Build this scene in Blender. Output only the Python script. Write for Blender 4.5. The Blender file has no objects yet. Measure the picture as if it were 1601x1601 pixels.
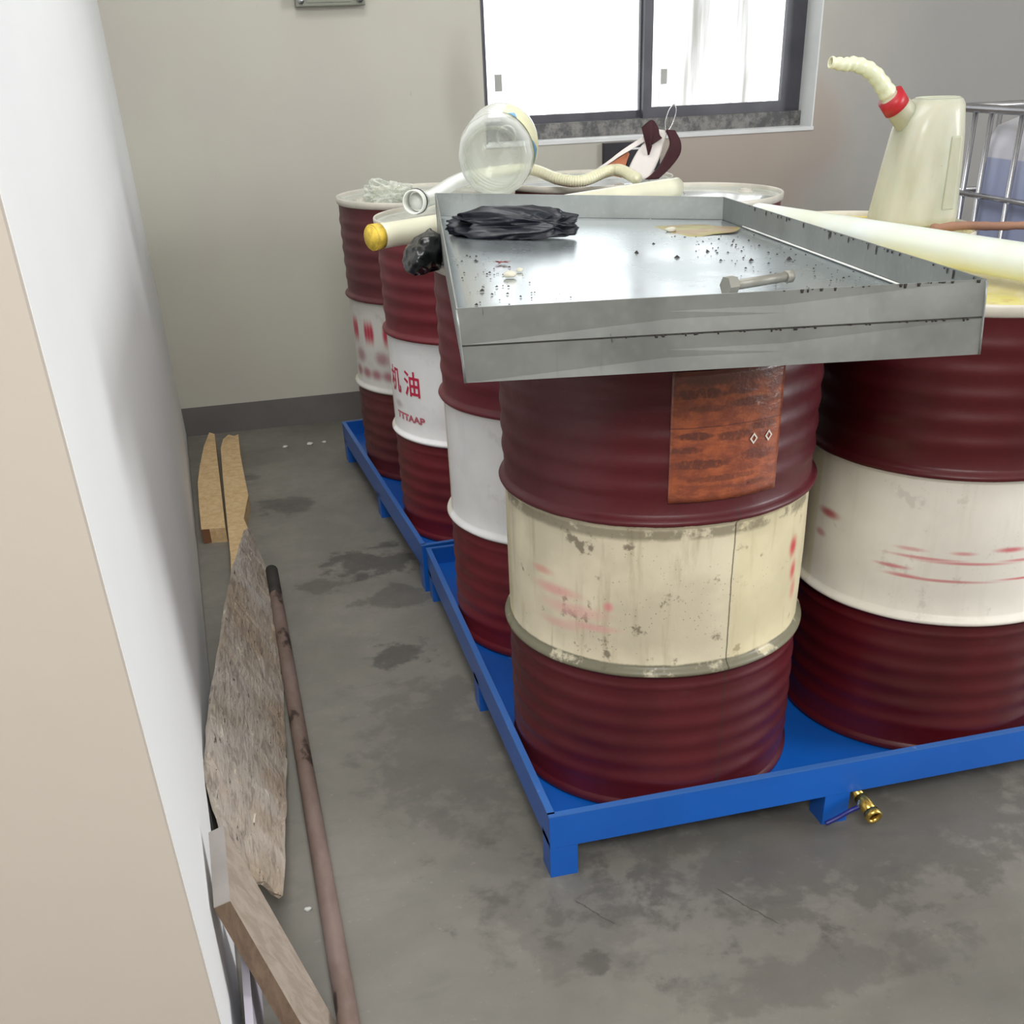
import bpy, bmesh, math, random
from mathutils import Vector, Matrix, noise
random.seed(7)
S = bpy.context.scene
COL = S.collection
PI = math.pi

# ------------------------------------------------------------------ camera
def look():
    yaw, pitch, roll = 0.2327, -0.5588, -0.0388
    fw = Vector((math.cos(pitch)*math.sin(yaw), math.cos(pitch)*math.cos(yaw), math.sin(pitch)))
    r = Vector((math.cos(yaw), -math.sin(yaw), 0)); u = r.cross(fw)
    r2 = r*math.cos(roll) + u*math.sin(roll); u2 = -r*math.sin(roll) + u*math.cos(roll)
    m = Matrix((r2, u2, -fw)).transposed().to_4x4()
    m.translation = Vector((-0.4022, -1.5606, 1.3619))
    return m
cd = bpy.data.cameras.new('camera'); cam = bpy.data.objects.new('camera', cd); COL.objects.link(cam)
cam.matrix_world = look()
cd.sensor_fit = 'HORIZONTAL'; cd.sensor_width = 36; cd.lens = 1671.6/1601*36
cd.shift_x = -26.5/1601; cd.shift_y = 325.3/1601; cd.clip_start = 0.02
S.camera = cam

# ------------------------------------------------------------------ world, light, exposure
W = bpy.data.worlds.new('world'); S.world = W; W.use_nodes = True
bg = W.node_tree.nodes['Background']; bg.inputs[0].default_value = (0.93, 0.97, 1.0, 1); bg.inputs[1].default_value = 2.4
S.view_settings.view_transform = 'Standard'; S.view_settings.look = 'None'
S.view_settings.exposure = 0.48; S.view_settings.gamma = 1; S.view_settings.use_curve_mapping = False
def area_light(name, loc, target, sx, sy, power, color):
    l = bpy.data.lights.new(name, 'AREA'); l.shape = 'RECTANGLE'; l.size = sx; l.size_y = sy
    l.energy = power; l.color = color
    o = bpy.data.objects.new(name, l); COL.objects.link(o); o.location = loc
    o.rotation_euler = (Vector(target)-Vector(loc)).to_track_quat('-Z', 'Y').to_euler()
    return o
# fill lights added to brighten the room; none of their sources is in view
area_light('added_side_fill', (5.2, -1.9, 1.9), (-0.6, .1, 1.0), 1.8, 1.8, 155, (0.96, 0.98, 1.0))  # added for the left wall; the right-hand wall has no windows
area_light('added_overhead_fill', (-.05, .75, 3.1), (-.05, .75, 0), 1.2, 1.2, 22, (1, 1.0, 0.98))  # added overhead to lift the aisle and the left and back walls
area_light('added_front_fill', (-.45, -2.7, 2.95), (-.4, -.2, .6), 1.4, 1.2, 80, (1, 1.0, 0.98))  # added behind the camera to brighten the beige wall and the aisle

# ------------------------------------------------------------------ node helper
def srgb(*c):
    return tuple(((v/255)/12.92 if v/255 <= .04045 else ((v/255+.055)/1.055)**2.4) for v in c) + (1,)
class G:
    def __init__(s, name):
        s.m = bpy.data.materials.new(name); s.m.use_nodes = True
        s.t = s.m.node_tree; s.p = s.t.nodes['Principled BSDF']; s.out = s.t.nodes['Material Output']
    def n(s, kind, **kw):
        x = s.t.nodes.new(kind)
        for k, v in kw.items(): setattr(x, k, v)
        return x
    def put(s, sock, v):
        if isinstance(v, bpy.types.NodeSocket): s.t.links.new(v, sock)
        else:
            if isinstance(v, tuple) and len(v) == 3 and sock.type == 'RGBA': v = v + (1,)
            sock.default_value = v
    def set(s, **kw):
        for k, v in kw.items():
            s.put(s.p.inputs[{'col':'Base Color','rough':'Roughness','metal':'Metallic','trans':'Transmission Weight','ior':'IOR','alpha':'Alpha','normal':'Normal','coat':'Coat Weight','spec':'Specular IOR Level','sss':'Subsurface Weight','sheen':'Sheen Weight','coatr':'Coat Roughness'}[k]], v)
    def pos(s):
        return s.n('ShaderNodeTexCoord').outputs['Object']
    def wpos(s):
        return s.n('ShaderNodeNewGeometry').outputs['Position']
    def xyz(s, v):
        x = s.n('ShaderNodeSeparateXYZ'); s.put(x.inputs[0], v); return x.outputs
    def math(s, op, a, b=0.0, c=0.0, clamp=False):
        x = s.n('ShaderNodeMath', operation=op, use_clamp=clamp)
        s.put(x.inputs[0], a); s.put(x.inputs[1], b); s.put(x.inputs[2], c); return x.outputs[0]
    def scale(s, v, sc):
        x = s.n('ShaderNodeVectorMath', operation='MULTIPLY'); s.put(x.inputs[0], v); x.inputs[1].default_value = sc; return x.outputs[0]
    def noise(s, v, sc=5, det=6, rough=.55, dist=0):
        x = s.n('ShaderNodeTexNoise'); s.put(x.inputs['Vector'], v); x.inputs['Scale'].default_value = sc
        x.inputs['Detail'].default_value = det; x.inputs['Roughness'].default_value = rough; x.inputs['Distortion'].default_value = dist
        return x.outputs['Fac']
    def voro(s, v, sc=5, feat='F1'):
        x = s.n('ShaderNodeTexVoronoi', feature=feat); s.put(x.inputs['Vector'], v); x.inputs['Scale'].default_value = sc
        return x.outputs['Distance']
    def map(s, v, a, b, c=0.0, d=1.0):
        x = s.n('ShaderNodeMapRange', interpolation_type='SMOOTHSTEP'); s.put(x.inputs[0], v)
        for i, q in enumerate((a, b, c, d)): x.inputs[i+1].default_value = q
        return x.outputs[0]
    def mix(s, f, a, b):
        x = s.n('ShaderNodeMix', data_type='RGBA'); s.put(x.inputs[0], f); s.put(x.inputs[6], a); s.put(x.inputs[7], b); return x.outputs[2]
    def bump(s, h, strength=.3, dist=.01):
        x = s.n('ShaderNodeBump'); x.inputs['Strength'].default_value = strength; x.inputs['Distance'].default_value = dist
        s.put(x.inputs['Height'], h); s.set(normal=x.outputs[0])
    def spot(s, o, cx, cy, rx, ry, wob=None, k=0.35, soft=0.5):
        # elliptical mark in a plane of two coordinate sockets
        a = s.math('DIVIDE', s.math('SUBTRACT', o[0], cx), rx); b = s.math('DIVIDE', s.math('SUBTRACT', o[1], cy), ry)
        d = s.math('SQRT', s.math('ADD', s.math('MULTIPLY', a, a), s.math('MULTIPLY', b, b)))
        if wob is not None: d = s.math('ADD', d, s.math('MULTIPLY', s.math('SUBTRACT', wob, .5), k*2))
        return s.map(d, 1-soft, 1.0, 1, 0)

def plain(name, c, rough=.5, metal=0, var=.12, sc=8, bump=0, **kw):
    g = G(name); n = g.noise(g.pos(), sc)
    lo = tuple(v*(1-var) for v in c[:3]) + (1,); hi = tuple(min(1, v*(1+var)) for v in c[:3]) + (1,)
    g.set(col=g.mix(g.map(n, .3, .7), lo, hi), rough=rough, metal=metal, **kw)
    if bump: g.bump(g.noise(g.pos(), sc*6), bump, .004)
    return g.m

# ------------------------------------------------------------------ materials
def wall_mat(name, base, dirt, amount=.5):
    g = G(name); p = g.wpos()
    a = g.noise(p, 1.1, 4); b = g.noise(p, 7, 6)
    c = g.mix(g.map(a, .35, .7, 0, amount), base, dirt)
    specks = g.map(g.noise(g.scale(p, (3, 3, 1)), 9, 8, .7), .68, .74, 0, .35)
    c = g.mix(specks, c, tuple(v*.6 for v in dirt[:3]) + (1,))
    g.set(col=c, rough=.75); g.bump(b, .12, .01)
    return g
g = wall_mat('back_wall_plaster', srgb(192, 191, 179), srgb(186, 179, 171), .7)
p = g.xyz(g.wpos()); w = g.noise(g.wpos(), 3, 4)
# damp brownish patch right of and below the window, grime scuffs left of it
pn = g.p.inputs['Base Color'].links[0].from_socket
pn = g.mix(g.map(g.math('ADD', p[0], g.math('MULTIPLY', w, .5)), 1.9, 3.0), pn, srgb(160, 158, 155))  # greyer paint to the right, with the weaker light there put into the colour
c = g.mix(g.math('MULTIPLY', g.spot((p[0], p[2]), 1.75, .98, .62, .36, w, .3, .35), .42), pn, srgb(165, 140, 128))
c = g.mix(g.math('MULTIPLY', g.spot((p[0], p[2]), .56, 1.2, .09, .25, w, .5, .8), .3), c, srgb(140, 132, 120))
g.set(col=c); M_back = g.m
M_left = wall_mat('white_wall_paint', srgb(236, 237, 238), srgb(228, 229, 232), .5).m
M_beige = wall_mat('beige_wall_paint', srgb(193, 184, 173), srgb(187, 177, 166), .5).m
M_ceil = plain('ceiling_paint', srgb(225, 223, 218), .9)
g = G('grey_skirting_paint'); g.set(col=g.mix(g.noise(g.wpos(), 6), srgb(112, 108, 106), srgb(94, 91, 90)), rough=.6); M_skirt = g.m

g = G('concrete_floor'); P = g.wpos(); p = g.xyz(P)
n1 = g.noise(P, 1.6, 5, .6, .4); n2 = g.noise(P, 9, 8, .65); n3 = g.noise(P, 60, 4); n4 = g.noise(g.scale(P, (1, 3, 1)), 4, 5, .6, 1)
c = g.mix(g.map(n1, .3, .7), srgb(106, 103, 96), srgb(130, 126, 118))
c = g.mix(g.map(n2, .35, .75, 0, .55), c, srgb(116, 114, 108))
c = g.mix(g.map(n4, .55, .75, 0, .45), c, srgb(100, 100, 96))
c = g.mix(g.map(n3, .62, .8, 0, .3), c, srgb(170, 166, 158))
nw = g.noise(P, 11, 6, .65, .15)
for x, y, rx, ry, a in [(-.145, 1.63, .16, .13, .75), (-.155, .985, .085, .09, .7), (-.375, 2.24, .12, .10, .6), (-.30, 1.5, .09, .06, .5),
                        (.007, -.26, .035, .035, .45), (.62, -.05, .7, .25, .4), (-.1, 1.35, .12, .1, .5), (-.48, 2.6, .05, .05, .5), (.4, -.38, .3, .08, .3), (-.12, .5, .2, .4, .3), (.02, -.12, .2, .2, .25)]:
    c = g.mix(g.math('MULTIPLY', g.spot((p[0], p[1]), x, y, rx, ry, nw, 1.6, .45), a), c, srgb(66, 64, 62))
# hairline cracks
for (ax, ay, bx, by) in [(.02, -.085, .075, -.175), (.29, -.13, .36, -.26)]:
    dx, dy = bx-ax, by-ay; ll = math.hypot(dx, dy); dx /= ll; dy /= ll
    u = g.math('ADD', g.math('MULTIPLY', g.math('SUBTRACT', p[0], ax), dx), g.math('MULTIPLY', g.math('SUBTRACT', p[1], ay), dy))
    v = g.math('ADD', g.math('MULTIPLY', g.math('SUBTRACT', p[0], ax), -dy), g.math('MULTIPLY', g.math('SUBTRACT', p[1], ay), dx))
    v = g.math('ABSOLUTE', g.math('ADD', v, g.math('MULTIPLY', g.math('SUBTRACT', n2, .5), .03)))
    ln_ = g.math('MULTIPLY', g.map(v, .0008, .002, 1, 0), g.math('MULTIPLY', g.map(u, 0, .01), g.map(u, ll-.01, ll, 1, 0)))
    c = g.mix(g.math('MULTIPLY', ln_, .75), c, srgb(70, 62, 58))
g.set(col=c, rough=g.map(n2, .3, .7, .42, .7)); g.bump(g.math('ADD', n2, n3), .12, .004)
M_floor = g.m

def drum_mat(name, red, band, grime=0.0, marks=(), olive=False, seam=None, redn=.12):
    """painted drum: red shell with a paler middle band, boundaries from height"""
    g = G(name); P = g.pos(); p = g.xyz(P)
    ang = g.math('MULTIPLY', g.math('ARCTAN2', p[1], p[0]), 180/PI); z = p[2]
    n = g.noise(P, 14, 8, .65); nb = g.noise(P, 5, 4); ns = g.noise(g.scale(P, (1, 1, .12)), 38, 5, .6)
    zz = g.math('ADD', z, g.math('MULTIPLY', g.math('SUBTRACT', n, .5), .012*grime))
    isband = g.math('MULTIPLY', g.map(zz, .2985, .3005), g.map(zz, .5855, .5875, 1, 0))
    r = g.mix(g.map(nb, .35, .65), red, tuple(v*(1-redn*2) for v in red[:3]) + (1,))
    r = g.mix(g.map(n, .62, .75, 0, .25), r, srgb(90, 60, 58))
    r = g.mix(g.map(z, .86, .884, 0, .5), r, srgb(205, 200, 190)) if False else r
    b = g.mix(g.map(nb, .4, .62, 0, .5+.3*grime), band, tuple(v*(.86-.12*grime) for v in band[:3]) + (1,))
    if grime:
        b = g.mix(g.map(ns, .52, .75, 0, .45*grime), b, srgb(150, 135, 105))
        b = g.mix(g.map(n, .60, .66, 0, .75*grime), b, srgb(96, 84, 66))
        sp = g.map(g.voro(P, 120), .0, .22, 1, 0)
        sp = g.math('MULTIPLY', sp, g.map(g.noise(P, 9, 3), .5, .62))
        b = g.mix(g.math('MULTIPLY', sp, .8*grime), b, srgb(60, 48, 38))
        b = g.mix(g.math('MULTIPLY', g.map(ang, -85, -78), .35), b, srgb(205, 192, 140))
    for (a0, z0, sa, sz, colr, st) in marks:
        b = g.mix(g.math('MULTIPLY', g.spot((ang, z), a0, z0, sa, sz, nb, .25, .85), st), b, colr)
    if olive:
        e = g.math('ADD', g.map(zz, .318, .323, 1, 0), 0)
        b = g.mix(g.math('MULTIPLY', e, g.map(n, .36, .44, .25, .9)), b, srgb(96, 94, 76))
        e2 = g.math('MULTIPLY', g.map(zz, .555, .565), g.map(n, .42, .5)); e2 = g.math('MULTIPLY', e2, g.map(zz, .575, .582, 1, 0))
        b = g.mix(g.math('MULTIPLY', e2, .75), b, srgb(120, 112, 92))
    c = g.mix(isband, r, b)
    if seam is not None:
        wv = g.math('ADD', ang, g.math('MULTIPLY', g.math('SUBTRACT', n, .5), 1.2))
        sm = g.math('MULTIPLY', g.map(g.math('ABSOLUTE', g.math('SUBTRACT', wv, seam)), .12, .4, 1, 0), g.map(z, .6, .62, 1, 0))
        c = g.mix(g.math('MULTIPLY', sm, .8), c, srgb(45, 35, 30))
    g.set(col=c, rough=g.map(n, .3, .7, .34 if not grime else .40, .52), coat=.08, coatr=.25, spec=.4)
    g.bump(g.math('ADD', g.math('MULTIPLY', nb, 1.0), g.math('MULTIPLY', n, .2 + .5*grime)), .25, .008)
    return g.m
RED = srgb(112, 30, 38)
blur = srgb(196, 78, 92)
M_drum = {
 'A': drum_mat('drum_paint_grimy', srgb(84, 20, 29), srgb(218, 208, 182), 1.0, [
        (-155, .47, 8, .012, srgb(205, 110, 105), .5), (-148, .44, 16, .016, srgb(215, 150, 145), .7), (-140, .41, 22, .02, srgb(215, 165, 158), .7),
        (-132, .385, 16, .012, srgb(215, 150, 148), .6), (-146, .375, 14, .014, srgb(210, 160, 152), .6), (-126, .43, 3, .014, srgb(215, 120, 130), .7),
        (-49, .49, 4.5, .03, srgb(190, 45, 60), .95), (-47, .44, 4, .03, srgb(195, 60, 70), .9), (-45, .40, 4, .03, srgb(200, 90, 90), .6)], True, -82),
 'B': drum_mat('drum_paint_clean_smeared_print', srgb(80, 13, 21), srgb(228, 224, 214), .22, [
        (-172, .467, 9, .014, srgb(170, 50, 62), .85), (-176, .42, 5, .012, srgb(180, 80, 90), .6),
        (-140, .405, 10, .006, blur, .7), (-128, .43, 20, .005, blur, .65), (-134, .445, 8, .006, blur, .5), (-112, .425, 26, .005, blur, .7), (-115, .445, 7, .006, srgb(200, 90, 105), .6),
        (-98, .452, 9, .008, srgb(195, 60, 78), .8), (-92, .43, 14, .005, blur, .7), (-120, .388, 30, .005, srgb(190, 90, 98), .75), (-90, .392, 18, .004, srgb(200, 60, 78), .8), (-135, .39, 10, .006, blur, .6)]),
 'C': drum_mat('drum_paint_plain_white_band', srgb(112, 32, 42), srgb(242, 242, 242), .12),
 'D': drum_mat('drum_paint_white_band', srgb(112, 32, 42), srgb(242, 242, 242), .05, [(-168, .395, 7, .016, srgb(190, 175, 178), .7)]),
 'E': drum_mat('drum_paint_dull_blurred_print', srgb(92, 38, 42), srgb(206, 205, 198), .2,
        [(a+da, .492, 3.4, .055, srgb(175, 50, 72), 1.0) for a in (-170, -151, -132, -114, -97) for da in (-3.2, 0, 3.2)] +
        [(a, .412, 10, .034, srgb(160, 112, 122), .8) for a in (-164, -140, -120, -100)] +
        [(a, .356, 8, .026, srgb(160, 96, 106), .85) for a in (-170, -158, -147, -136, -124, -112)]),
 'F': drum_mat('drum_paint_rear', srgb(98, 28, 34), srgb(220, 218, 210), .2),
}
g = G('drum_lid_paint'); P = g.pos(); n = g.noise(P, 9, 5)
g.set(col=g.mix(n, srgb(205, 208, 200), srgb(176, 184, 176)), rough=.22, coat=.5); g.bump(n, .08, .01); M_lid = g.m
g = G('drum_lid_oil_film'); P = g.pos(); n = g.noise(P, 3.5, 5, .6, 1.2); n2 = g.noise(P, 11, 4, .5, .6)
c = g.mix(g.map(n, .35, .55), srgb(232, 224, 190), srgb(220, 206, 120)); c = g.mix(g.map(n, .56, .7, 0, .8), c, srgb(176, 132, 88)); c = g.mix(g.map(n2, .55, .7, 0, .5), c, srgb(238, 236, 214))
g.set(col=c, rough=.18, coat=.6); g.bump(n2, .06, .01); M_lidoil = g.m
M_rimlight = plain('drum_rim_pale_paint', srgb(205, 200, 188), .4)
M_rimred = plain('drum_rim_dark', srgb(90, 40, 42), .4)
g = G('blue_pallet_paint'); n = g.noise(g.pos(), 12, 6); n2 = g.noise(g.pos(), 3)
c = g.mix(g.map(n2, .35, .7), srgb(8, 84, 172), srgb(12, 92, 186)); c = g.mix(g.map(n, .70, .76, 0, .5), c, srgb(130, 150, 175))
g.set(col=c, rough=.38, coat=.2); M_blue = g.m
g = G('blue_pallet_edge_paint'); n = g.noise(g.pos(), 20, 6)
g.set(col=g.mix(g.map(n, .62, .72, 0, .8), srgb(58, 106, 178), srgb(165, 180, 195)), rough=.35); M_blue2 = g.m

g = G('galvanised_sheet'); P = g.pos(); n = g.noise(P, 5, 6, .6, .5); st = g.noise(g.scale(P, (1, 1, .05)), 30, 5, .7); v = g.voro(P, 60)
c = g.mix(g.map(n, .3, .7), srgb(140, 144, 143), srgb(160, 163, 161)); c = g.mix(g.map(st, .6, .8, 0, .4), c, srgb(112, 114, 110))
c = g.mix(g.map(v, 0, .5, .10, 0), c, srgb(190, 192, 190))
dr = g.noise(g.scale(P, (18, 18, 1.5)), 2.2, 6, .7); c = g.mix(g.map(dr, .70, .73, 0, .8), c, srgb(52, 50, 46))
g.set(col=c, rough=g.map(n, .3, .7, .38, .5), metal=.75); g.bump(n, .06, .01); M_galv = g.m
g = G('tray_floor_sheet'); P = g.pos(); p = g.xyz(P); n = g.noise(P, 4, 5, .6); n2 = g.noise(P, 40, 4)
# spilled grit and oil droplets: left edge and right corner of the floor sheet
d1 = g.math('ADD', g.spot((p[0], p[1]), .08, .36, .13, .40, n, .3, .9), g.spot((p[0], p[1]), .50, .30, .18, .36, n, .3, .8), 0, True)
sp = g.map(g.voro(P, 95), .05, .22, 1, 0); sp = g.math('MULTIPLY', sp, g.map(g.noise(P, 70, 2), .5, .58))
c = g.mix(g.map(n, .3, .7), srgb(206, 212, 214), srgb(186, 196, 200))
c = g.mix(g.math('MULTIPLY', sp, g.math('MULTIPLY', d1, .9)), c, srgb(60, 58, 56))
gr = g.math('MULTIPLY', g.spot((p[0], p[1]), .53, .30, .12, .40, n, .3, .6), g.map(g.voro(P, 170), .1, .4, 1, 0))
c = g.mix(g.math('MULTIPLY', gr, .6), c, srgb(96, 104, 104))
g.set(col=c, rough=g.map(n, .3, .7, .2, .3), metal=.85); g.bump(n, .05, .01); M_trayfloor = g.m
M_weld = plain('dark_joint', srgb(52, 50, 46), .8)
M_bead = plain('white_sealant', srgb(226, 226, 222), .5)
M_bolt = plain('dull_zinc_bolt', srgb(146, 144, 136), .5, .5, bump=.3)
M_pvc = plain('cream_plastic_tube', srgb(226, 224, 200), .35, coat=.3, var=.05)
g = G('translucent_plastic_tube'); n = g.noise(g.pos(), 4, 4, .5, .5)
g.set(col=g.mix(g.map(n, .35, .7), srgb(236, 235, 230), srgb(230, 226, 208)), rough=.3, sss=.2, coat=.3); M_tube2 = g.m
M_yellowend = plain('yellow_oily_plug', srgb(222, 190, 70), .5, var=.25, sc=60)
g = G('corrugated_hose_plastic'); g.set(col=srgb(226, 223, 192), rough=.35, sss=.15, coat=.2); M_hose = g.m
M_hosew = plain('white_translucent_hose', srgb(226, 228, 222), .3, var=.05)

def clear_plastic(name, tint, rough=.12, dens=.35):
    g = G(name); lw = g.n('ShaderNodeLayerWeight'); lw.inputs[0].default_value = .55
    tr = g.n('ShaderNodeBsdfTransparent'); tr.inputs[0].default_value = tint
    n = g.noise(g.pos(), 9, 5)
    g.set(col=tint, rough=rough, coat=.5); g.bump(n, .3, .01)
    mx = g.n('ShaderNodeMixShader')
    g.put(mx.inputs[0], g.math('ADD', g.math('MULTIPLY', lw.outputs['Facing'], .75), dens, 0, True))
    g.t.links.new(tr.outputs[0], mx.inputs[1]); g.t.links.new(g.p.outputs[0], mx.inputs[2])
    g.t.links.new(mx.outputs[0], g.out.inputs[0])
    return g.m
M_pet = clear_plastic('clear_bottle_plastic', srgb(240, 242, 238), .12, .12)
M_wrap = clear_plastic('clear_wrap_plastic', srgb(242, 244, 238), .1, .12)
g = G('oily_jug_plastic'); P = g.pos(); n = g.noise(g.scale(P, (1, 1, .4)), 14, 4, .5); n2 = g.noise(P, 90, 2)
c = g.mix(g.map(n, .35, .7), srgb(190, 190, 172), srgb(172, 172, 150)); c = g.mix(g.map(n2, .76, .8, 0, .7), c, srgb(90, 86, 70))
g.set(col=c, rough=.4, sss=.25, coat=.15); g.bump(n, .2, .006); M_jug = g.m
M_redcap = plain('red_plastic_collar', srgb(172, 28, 40), .4)
M_bluelab = plain('blue_label_print', srgb(52, 150, 200), .4)
M_yellab = plain('pale_yellow_label_print', srgb(222, 218, 170), .4)
g = G('black_cloth'); n = g.noise(g.pos(), 22, 6); g.set(col=g.mix(n, srgb(14, 15, 24), srgb(28, 30, 42)), rough=.42); g.bump(n, .25, .006); M_black = g.m
M_bag = plain('black_plastic_bag', srgb(16, 18, 20), .25, bump=.3)
M_maroon = plain('maroon_cloth', srgb(58, 20, 28), .8, bump=.3)
M_whitecl = plain('white_paper', srgb(226, 220, 216), .6, var=.06)
M_orange = plain('orange_cloth', srgb(196, 120, 84), .7)
M_wire = plain('bright_wire', srgb(205, 205, 205), .25, .9)
M_cage = plain('galvanised_cage_tube', srgb(190, 190, 194), .25, .9)
g = G('ibc_tank_plastic'); p = g.xyz(g.wpos()); c = g.mix(g.map(p[2], 1.012, 1.018), srgb(156, 164, 196), srgb(206, 206, 214)); g.set(col=c, rough=.35, sss=.1); M_ibc = g.m
M_woodstick = plain('brown_stick', srgb(150, 112, 92), .8)
M_blackbox = plain('black_painted_box', srgb(38, 36, 42), .45)
M_socket = plain('grey_metal_box', srgb(120, 122, 112), .4, .3)
M_brass = plain('brass', srgb(214, 180, 92), .25, .9)
M_lever = plain('blue_lever_grip', srgb(40, 44, 130), .4)
def wood(name, a, b, sc=(1, .06, 1), dark=srgb(70, 50, 34), bump=.5):
    g = G(name); P = g.scale(g.pos(), sc); n = g.noise(P, 45, 6, .65, .6); n2 = g.noise(g.pos(), 5, 4)
    c = g.mix(g.map(n, .35, .65), a, b); c = g.mix(g.map(n, .66, .76, 0, .6), c, dark); c = g.mix(g.map(n2, .55, .75, 0, .4), c, tuple(v*.6 for v in a[:3]) + (1,))
    g.set(col=c, rough=.8); g.bump(n, bump, .006); return g.m
M_wood = wood('raw_yellow_timber', srgb(214, 186, 142), srgb(196, 164, 120), (1, 1, 1))
M_woodend = plain('sawn_brown_end_grain', srgb(120, 80, 54), .8, bump=.3)
g = G('weathered_grey_board'); P = g.pos(); A_ = g.scale(P, (1, .22, 1)); n = g.noise(A_, 60, 7, .7, .5); nl = g.noise(P, 4, 4); nf = g.noise(A_, 110, 4, .6)
c = g.mix(g.map(nl, .35, .65), srgb(176, 168, 160), srgb(158, 142, 124)); c = g.mix(g.map(n, .38, .5, .55, 0), c, srgb(108, 98, 90))
c = g.mix(g.map(n, .60, .68, 0, .75), c, srgb(222, 214, 198)); c = g.mix(g.map(nf, .64, .70, 0, .9), c, srgb(52, 44, 40))
g.set(col=c, rough=.85); g.bump(g.math('ADD', n, nf), .9, .006); M_greyboard = g.m
M_timber = wood('dull_brown_plank', srgb(158, 146, 134), srgb(140, 127, 114), (1, 1, .25), srgb(104, 90, 78), .25)
M_timberedge = wood('dark_plank_edge', srgb(112, 92, 74), srgb(92, 74, 60), (1, 1, .3))
M_timberend = plain('grey_plank_end', srgb(150, 144, 140), .8, bump=.3)
g = G('rusty_pipe'); P = g.pos(); n = g.noise(g.scale(P, (1, .4, 1)), 9, 6, .65); c = g.mix(g.map(n, .35, .65), srgb(128, 110, 104), srgb(106, 88, 78)); c = g.mix(g.map(n, .57, .62), c, srgb(56, 42, 36))
g.set(col=c, rough=.6, metal=.15); g.bump(n, .3, .004); M_rust = g.m
M_rustblack = plain('black_soot', srgb(42, 38, 36), .7)
M_frame = plain('dark_window_frame', srgb(80, 80, 88), .45, var=.15)
g = G('gritty_mortar'); n = g.noise(g.wpos(), 18, 8, .75); g.set(col=g.mix(g.map(n, .4, .62), srgb(92, 92, 94), srgb(142, 140, 136)), rough=.9); g.bump(n, 1, .01); M_mortar = g.m
M_reveal = plain('white_reveal_plaster', srgb(226, 228, 228), .8, var=.04, bump=.2)
g = G('streaky_window_glass'); P = g.wpos(); n = g.noise(g.scale(P, (1, 1, .06)), 9, 5, .6); n2 = g.noise(P, 2, 3)
tr = g.n('ShaderNodeBsdfTransparent'); g.put(tr.inputs[0], g.mix(g.map(n, .35, .72), (1, 1, 1, 1), (.34, .33, .31, 1)))
g.set(col=(.9, .9, .87), rough=.15)
mx = g.n('ShaderNodeMixShader'); g.put(mx.inputs[0], g.map(n, .42, .75, .03, .15)); g.t.links.new(tr.outputs[0], mx.inputs[1])
tl = g.n('ShaderNodeBsdfTranslucent'); tl.inputs[0].default_value = (.9, .88, .84, 1)
mx2 = g.n('ShaderNodeMixShader'); mx2.inputs[0].default_value = .35; g.t.links.new(tl.outputs[0], mx2.inputs[1]); g.t.links.new(g.p.outputs[0], mx2.inputs[2])
g.t.links.new(mx2.outputs[0], mx.inputs[2]); g.t.links.new(mx.outputs[0], g.out.inputs[0]); M_glass = g.m
M_sticker = plain('grey_sticker', srgb(176, 176, 172), .5, var=.03)
M_print = plain('crimson_print', srgb(196, 34, 72), .5, var=.05)
M_printdull = plain('dull_crimson_print', srgb(188, 96, 112), .5, var=.05)
g = G('orange_paper_label'); P = g.pos(); p = g.xyz(P); n = g.noise(g.scale(P, (1, 1, 2.2)), 26, 6, .65); n2 = g.noise(P, 60, 5, .65); fine = g.noise(g.scale(P, (1, 1, .5)), 190, 2, .5)
ang = g.math('MULTIPLY', g.math('ARCTAN2', p[1], p[0]), 180/PI)
c = g.mix(g.map(n, .35, .62), srgb(158, 84, 52), srgb(122, 62, 44))
for (a, z, ra, rz_, k) in [(-98, .736, 8, .007, .8), (-85, .732, 8, .010, .75), (-75, .742, 6, .007, .7), (-101, .714, 6, .007, .7), (-96, .690, 11, .010, .75), (-76, .697, 8, .012, .6), (-97, .803, 10, .010, .8), (-84, .806, 7, .012, .7), (-95, .779, 9, .006, .5), (-80, .784, 8, .008, .7), (-88, .664, 15, .006, .5), (-78, .648, 12, .006, .4), (-86, .826, 20, .012, .7)]:
    c = g.mix(g.math('MULTIPLY', g.spot((ang, p[2]), a, z, ra, rz_, n2, .6, .35), g.math('MULTIPLY', g.map(fine, .35, .5, .55, 1), k)), c, srgb(78, 42, 38))
ln_ = g.map(g.math('ABSOLUTE', g.math('SUBTRACT', p[2], g.math('ADD', .748, g.math('MULTIPLY', n, .004)))), .0006, .0014, .6, 0)
c = g.mix(ln_, c, srgb(66, 36, 34))
c = g.mix(g.map(g.math('ADD', p[2], g.math('MULTIPLY', n, .06)), .82, .86, 0, .7), c, srgb(92, 56, 50))
c = g.mix(g.math('MULTIPLY', g.map(n2, .60, .68, 0, .7), g.spot((ang, p[2]), -73, .79, 9, .035, n, .3, .6)), c, srgb(206, 180, 160))
g.set(col=c, rough=.34, coat=.25); g.bump(g.math('ADD', n, n2), .4, .004); M_label = g.m
M_diamond = plain('white_diamond_print', srgb(215, 205, 195), .5)
M_pebble = plain('pale_pebble', srgb(196, 192, 176), .7)
M_leaf = plain('dry_red_leaf', srgb(120, 60, 62), .7)
M_grit = plain('dark_grit', srgb(44, 40, 38), .8)
g = G('yellow_oil'); n = g.noise(g.pos(), 14, 3); g.set(col=g.mix(g.map(n, .4, .6), srgb(160, 154, 92), srgb(146, 122, 84)), rough=.35); M_oil = g.m
M_ground = plain('outdoor_paving', srgb(170, 168, 162), .9)
M_patch = plain('white_paint_fleck', srgb(205, 205, 200), .8)

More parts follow.
